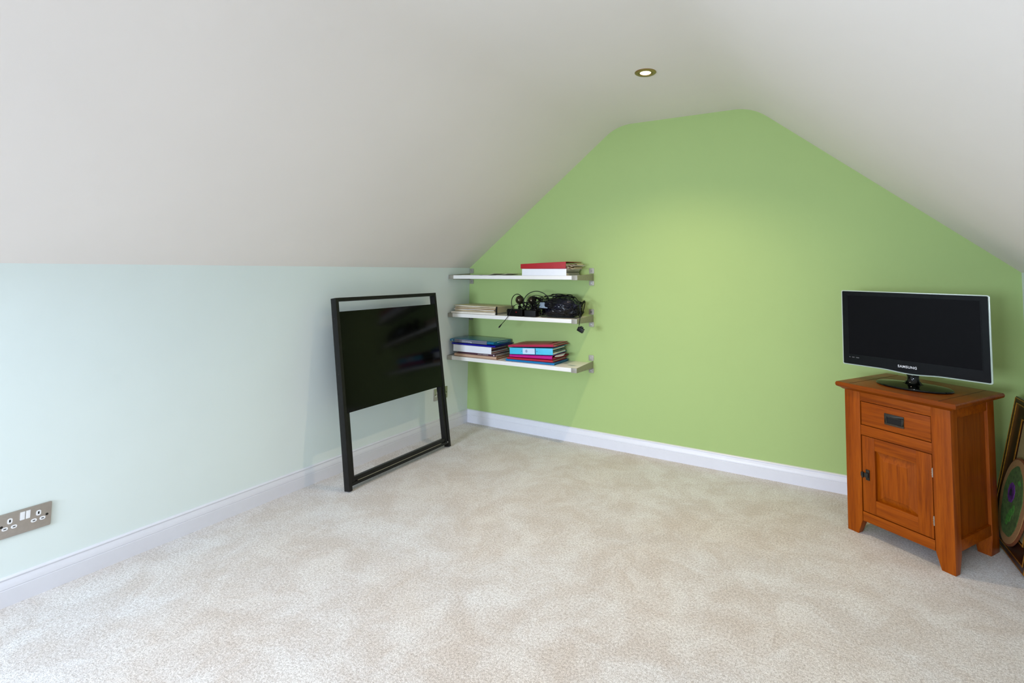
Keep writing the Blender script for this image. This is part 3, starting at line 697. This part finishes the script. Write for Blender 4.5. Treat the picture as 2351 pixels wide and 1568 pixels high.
# cable with a jack plug hanging over the front edge
c1 = cable('thin black cable ending in a metal-tipped jack, hanging over the shelf front', [(0.70, -0.205, SH2(0.7)+0.055), (0.655, -0.225, SH2(.65)+0.068), (0.615, -0.238, SH2(.6)+0.085), (0.588, -0.258, SH2(.6)+0.06), (0.568, -0.270, SH2(.57)+0.012), (0.550, -0.2725, 0.862), (0.528, -0.2725, 0.838), (0.507, -0.2725, 0.817)], 0.0021)
d = Vector((-0.030, 0, -0.032)).normalized(); p = Vector((0.507, -0.2725, 0.817))
bm = B(); tube(bm, [p, p+d*0.008, p+d*0.020, p+d*0.030], 0.0052, 12, 0, lambda t: [0.55, 0.85, 1.0, 0.95][round(t*3)]); obj('plug_body', bm, M['black_plastic'], c1, smooth=0.8)
bm = B(); tube(bm, [p+d*0.030, p+d*0.038], 0.0030, 10, 0); o = obj('plug_tip', bm, M['screw'], c1, smooth=0.8)
# cable with a hanging plug at the right end
zq = SH2(1.13)
c2 = cable('black cable ending in a square plug, hanging at the right bracket', [(1.00, -0.15, SH2(1)+0.135), (1.045, -0.19, SH2(1)+0.146), (1.085, -0.225, SH2(1)+0.125), (1.122, -0.262, zq+0.095), (1.128, -0.270, zq+0.060), (1.127, -0.272, zq+0.020), (1.124, -0.272, zq-0.012), (1.121, -0.272, zq-0.036)], 0.0024)
bm = B(); tube(bm, [(1.126, -0.268, zq+0.100), (1.127, -0.270, zq+0.075)], 0.0075, 10, 0); obj('ferrite', bm, M['black_plastic'], c2, smooth=0.7)
bm = B(); box(bm, -0.021, 0.021, -0.012, 0.012, -0.015, 0.013); box(bm, -0.010, 0.010, -0.007, 0.007, 0.011, 0.022)
o = obj('plug', bm, M['black_plastic'], c2, bev=0.003); o.matrix_local = T(1.133, -0.272, zq-0.062, 0, 0.45)
bm = B()
for dz in (-0.006, 0.006): tube(bm, [(0.019, 0, dz), (0.0285, 0, dz)], 0.0018, 8, 0)
o = obj('pin', bm, M['screw'], c2, smooth=0.8); o.matrix_local = T(1.133, -0.272, zq-0.062, 0, 0.45)
# coils standing up around the speakers and over the bag
def loop(cx, cz, rx, rz, y0, y1, a0, a1, n=14): return [(cx+rx*math.cos(a0+(a1-a0)*i/n), y0+(y1-y0)*i/n, SH2(cx)+cz+rz*math.sin(a0+(a1-a0)*i/n)) for i in range(n+1)]
cable('black cable standing in a round loop around the left ball speaker', loop(0.604, 0.092, 0.055, 0.063, -0.232, -0.205, -0.9*PI/2-0.4, 1.5*PI)[1:], 0.0028)
cable('black cable arching high from the right ball speaker over to the bag', loop(0.742, 0.095, 0.095, 0.082, -0.215, -0.16, PI*1.12, 0.05*PI)+[(0.86, -0.14, SH2(.86)+0.140), (0.93, -0.12, SH2(.9)+0.142)], 0.0028)
cable('thin black cable making a lower arch between the right ball speaker and the bag', loop(0.755, 0.080, 0.075, 0.070, -0.225, -0.19, PI*1.05, 0.1*PI)+[(0.85, -0.18, SH2(.85)+0.120)], 0.0019)
random.seed(11)
def tangle(cx, cy, rx, ry, h, n):
    pts = []
    a = random.uniform(0, 6)
    for i in range(n):
        a += random.uniform(0.7, 1.5); rr_ = random.uniform(0.45, 1.0)
        pts.append((cx+rx*rr_*math.cos(a), cy+ry*rr_*math.sin(a), SH2(cx)+0.006+h*random.random()))
    return pts
cable('tangled black cable heaped low in front of the two ball speakers', tangle(0.680, -0.170, 0.095, 0.055, 0.095, 46), 0.0034)
cable('tangled black cable heaped high beside the left end of the bag', tangle(0.750, -0.150, 0.062, 0.070, 0.135, 52), 0.0032)
cable('coiled black cable lying on top of the bag towards its right end', [(0.90+0.085*math.cos(i*0.75)+0.05*math.sin(i*0.31), -0.125+0.045*math.sin(i*0.75), SH2(.95)+0.140+0.007*math.sin(i*1.3)+0.004*(i % 3)) for i in range(24)], 0.0036)
cable('black cable spilling in loops from the right end of the bag onto the shelf', tangle(1.055, -0.155, 0.045, 0.060, 0.115, 34), 0.0030)
cable('thin black cable lying flat along the front right of the middle shelf', [(0.80, -0.22, SH2(.8)+0.004), (0.88, -0.235, SH2(.88)+0.004), (0.96, -0.238, SH2(.96)+0.004), (1.04, -0.230, SH2(1)+0.006), (1.085, -0.225, SH2(1)+0.008), (1.115, -0.228, SH2(1)+0.02), (1.118, -0.235, SH2(1)+0.045), (1.09, -0.232, SH2(1)+0.058), (1.05, -0.225, SH2(1)+0.045)], 0.0018)
def brick(label, x, y, w, d, h, rz, extra=None):
    t = thing('power_adapter', label, 'adapter', ST(2, x, y, 0.0006, rz))
    bm = B(); box(bm, -w/2, w/2, -d/2, d/2, 0, h); obj('case', bm, M['black_plastic'], t, bev=0.006, seg=3)
    return t
t = brick('flat black power adapter with a red light, left of the cable heap', 0.600, -0.220, 0.135, 0.054, 0.050, -0.08)
bm = B(); tube(bm, [(0.02, -0.0310, 0.030), (0.02, -0.0325, 0.030)], 0.004, 12, 0); o = obj('red_light', bm, mat('red_plastic_lens', (150, 20, 24), 0.3), t); o['label'] = 'small red lens'
bm = B(); tube(bm, [(-0.050, 0, 0.02), (-0.068, 0.0, 0.028), (-0.086, -0.004, 0.034)], 0.0035, 10, 4); obj('lead', bm, M['cable'], t, smooth=0.8)
brick('square black power adapter at the shelf front just left of the bag', 0.726, -0.222, 0.090, 0.054, 0.046, 0.08)

# --- bottom shelf, left pile
KR = mat('kraft_card', (196, 160, 134), 0.6)
wallet('kraft_folder', 'pinkish brown card folder at the bottom of the left pile on the bottom shelf', 'folder', ST(3, 0.058, -0.243, 0.0006, 0.01), 0.385, 0.225, 0.0215, KR, sheets_n=3, inner=[mat('rust_paper', (150, 70, 40), 0.7), CREAMP])
t = binder('notebook', 'dark maroon notebook with white spine lettering, in the left pile', 'notebook', ST(3, 0.090, -0.238, 0.0226, -0.005), 0.345, 0.215, 0.0150, mat('maroon_cover', (74, 40, 56), 0.4), nsheet=3)
M['dots'] = mat('silver_letters', (210, 205, 205), 0.4)
text('spine_lettering', 'ACTIVITY HANDBOOK', 0.0085, M['dots'], t, Matrix.Translation((0.235, -0.0006, 0.0072)) @ FR, 0.0002, 0.0001).name = 'spine_lettering'
bm = B(); tube(bm, [(0.332, 0.0, 0.0075), (0.332, -0.0012, 0.0075)], 0.0045, 14, 0); obj('spine_emblem', bm, M['dots'], t)
binder('ring_binder', 'white lever arch binder in the left pile on the bottom shelf', 'binder', ST(3, 0.056, -0.250, 0.0388, 0.0), 0.350, 0.232, 0.0485, WHT, paper=[mat('terracotta_divider', (168, 92, 70), 0.7), PAPER, mat('plum_divider', (110, 60, 74), 0.7), CREAMP], nsheet=5, right=0.006, rings=True)
wallet('plastic_folder', 'thin dark blue plastic folder between white binder and teal wallet', 'folder', ST(3, 0.042, -0.252, 0.0884, 0.0), 0.400, 0.235, 0.0125, mat('royal_blue_plastic', (24, 22, 150), 0.25), sheets_n=2, inner=mat('navy_sheet', (26, 28, 70), 0.5))
# teal padded wallet with a clear window strip
t = thing('plastic_wallet', 'teal blue plastic wallet with grey label panel, topmost of the left pile', 'wallet', ST(3, 0.022, -0.256, 0.1018, 0.0))
TEAL = mat('teal_plastic', (18, 104, 140), 0.12, spec=0.6); bm = B()
w_, d_, h_ = 0.405, 0.238, 0.030; rs = []
for i in range(17):
    u = i/16; x = w_*u; e = math.sqrt(max(0.0, 1-abs(2*u-1)**10)); hh = max(0.025, h_*e); zc = 0.0155-0.0035*(u-0.5); rs.append([])
    nn_ = 20
    for j in range(nn_):
        a = 2*PI*j/nn_; cy = math.cos(a); cz = math.sin(a)
        y = d_/2+(d_/2)*math.copysign(abs(cy)**0.35, cy)*(0.97 if e < 0.9 else 1); z = zc+hh/2*math.copysign(abs(cz)**0.75, cz)
        rs[-1].append(bm.verts.new((x, y, z)))
for a, b in zip(rs, rs[1:]):
    for i in range(nn_): j = (i+1) % nn_; bm.faces.new((a[i], a[j], b[j], b[i]))
bm.faces.new(rs[0][::-1]); bm.faces.new(rs[-1]); obj('sleeve', bm, TEAL, t, smooth=1.0)
bm = B(); vs = []
for i in range(11):
    x = 0.050+0.300*i/10
    vs.append([bm.verts.new((x, -0.0022+yy, zz)) for yy, zz in ((0.0022, 0.0040), (-0.0002, 0.010), (-0.0008, 0.016), (0.0002, 0.022), (0.0046, 0.0285))])
for p_, q_ in zip(vs, vs[1:]):
    for e in range(4): bm.faces.new((p_[e], p_[e+1], q_[e+1], q_[e]))
bmesh.ops.solidify(bm, geom=bm.faces, thickness=0.0008)
lb = obj('label_panel', bm, mat('grey_lilac_label', (150, 154, 170), 0.3), t, smooth=0.8)
text('label_lettering', 'Document', 0.017, mat('pale_letters', (205, 208, 215), 0.4), t, Matrix.Translation((0.165, -0.0040, 0.0150)) @ FR, 0.0002).name = 'label_lettering'
for x in (0.030, 0.208):
    bm = B(); bmesh.ops.create_uvsphere(bm, u_segments=12, v_segments=8, radius=0.0032); o = obj('stud', bm, M['white_plastic'], t, smooth=1); o.location = (x, -0.0030, 0.0175 if x < 0.1 else 0.010)
bm = B(); tube(bm, [(0.398, 0.01, 0.014), (0.406, 0.08, 0.018), (0.405, 0.16, 0.016), (0.399, 0.225, 0.016)], 0.0022, 8, 5); o = obj('zip', bm, mat('clear_zip', (190, 210, 225), 0.2), t, smooth=0.8)

# --- bottom shelf, right pile
Xr = 0.522
wallet('plastic_folder', 'bright blue plastic folder at the very bottom of the right folder pile', 'folder', ST(3, Xr, -0.236, 0.0006, 0.020), 0.392, 0.226, 0.0140, mat('sky_blue_plastic', (20, 120, 180), 0.2), sheets_n=1, inner=mat('blue_sheet', (60, 140, 190), 0.4))
wallet('card_folder', 'red card folder lying on the bright blue plastic folder, right pile', 'folder', ST(3, Xr+0.012, -0.234, 0.0150, 0.022, 0.004), 0.365, 0.222, 0.0120, mat('crimson_card', (176, 28, 50), 0.4), wedge=0.004, sheets_n=2, inner=[mat('salmon_sheet', (206, 110, 96), 0.7), PAPER])
t = wallet('card_folder', 'shiny magenta folder directly below the sky blue ring binder', 'folder', ST(3, Xr+0.028, -0.230, 0.0300, 0.018, 0.016), 0.345, 0.218, 0.0170, mat('magenta_plastic', (190, 20, 130), 0.25), wedge=0.009, sheets_n=2, inner=[mat('dark_red_sheet', (130, 20, 40), 0.6)], right=0.05)
t = binder('ring_binder', 'sky blue ring binder with a pale spine label, on the bottom shelf', 'binder', ST(3, Xr+0.034, -0.234, 0.0515, 0.03, 0.048), 0.345, 0.220, 0.0440, mat('cyan_card', (72, 190, 226), 0.4), nsheet=3, paper=[PAPER, mat('green_grey_divider', (90, 120, 110), 0.7)], right=0.01, rings=True)
bm = B(); box(bm, 0.108, 0.205, -0.0006, 0.0002, 0.003, 0.041); o = obj('spine_label', bm, mat('pale_blue_paper', (196, 218, 240), 0.6), t); o['label'] = 'pale paper spine label'
bm = B(); oval(bm, 0.138, 0.022, 0.009, 0.010, 0, 0.0003); o = obj('label_emblem', bm, mat('soft_grey_ink', (140, 160, 190), 0.6), t); o.matrix_local = Matrix.Translation((0, -0.0007, 0)) @ FR
bm = B(); box(bm, 0.205, 0.212, -0.0008, 0.0002, 0.001, 0.043); obj('label_edge', bm, mat('navy_strip', (30, 60, 110), 0.5), t)
for x in (0.100, 0.222):
    bm = B(); tube(bm, [(x, 0.0, 0.022), (x, -0.0009, 0.022)], 0.0028, 12, 0); obj('rivet', bm, M['gunmetal'], t)
leaflet('white sheet of paper sliding out on the right below the sky blue ring binder', ST(3, Xr+0.388, -0.215, 0.0560, 0.45, 0.03), 0.060, 0.12, 0.2, PAPER, 0.008)
wallet('card_folder', 'raspberry pink card folder on top of the sky blue ring binder', 'folder', ST(3, Xr+0.022, -0.236, 0.1000, 0.025, 0.060), 0.362, 0.222, 0.0130, mat('raspberry_card', (176, 30, 74), 0.4), wedge=0.003, sheets_n=2, inner=[mat('crimson_sheet', (150, 20, 40), 0.5), CREAMP], right=0.03)
leaflet('tan paper sheet lying on the raspberry pink folder', ST(3, Xr+0.030, -0.12, 0.1160, -0.02, 0.062), 0.29, 0.09, 0.8, mat('tan_sheet', (160, 120, 84), 0.7), 0.003)
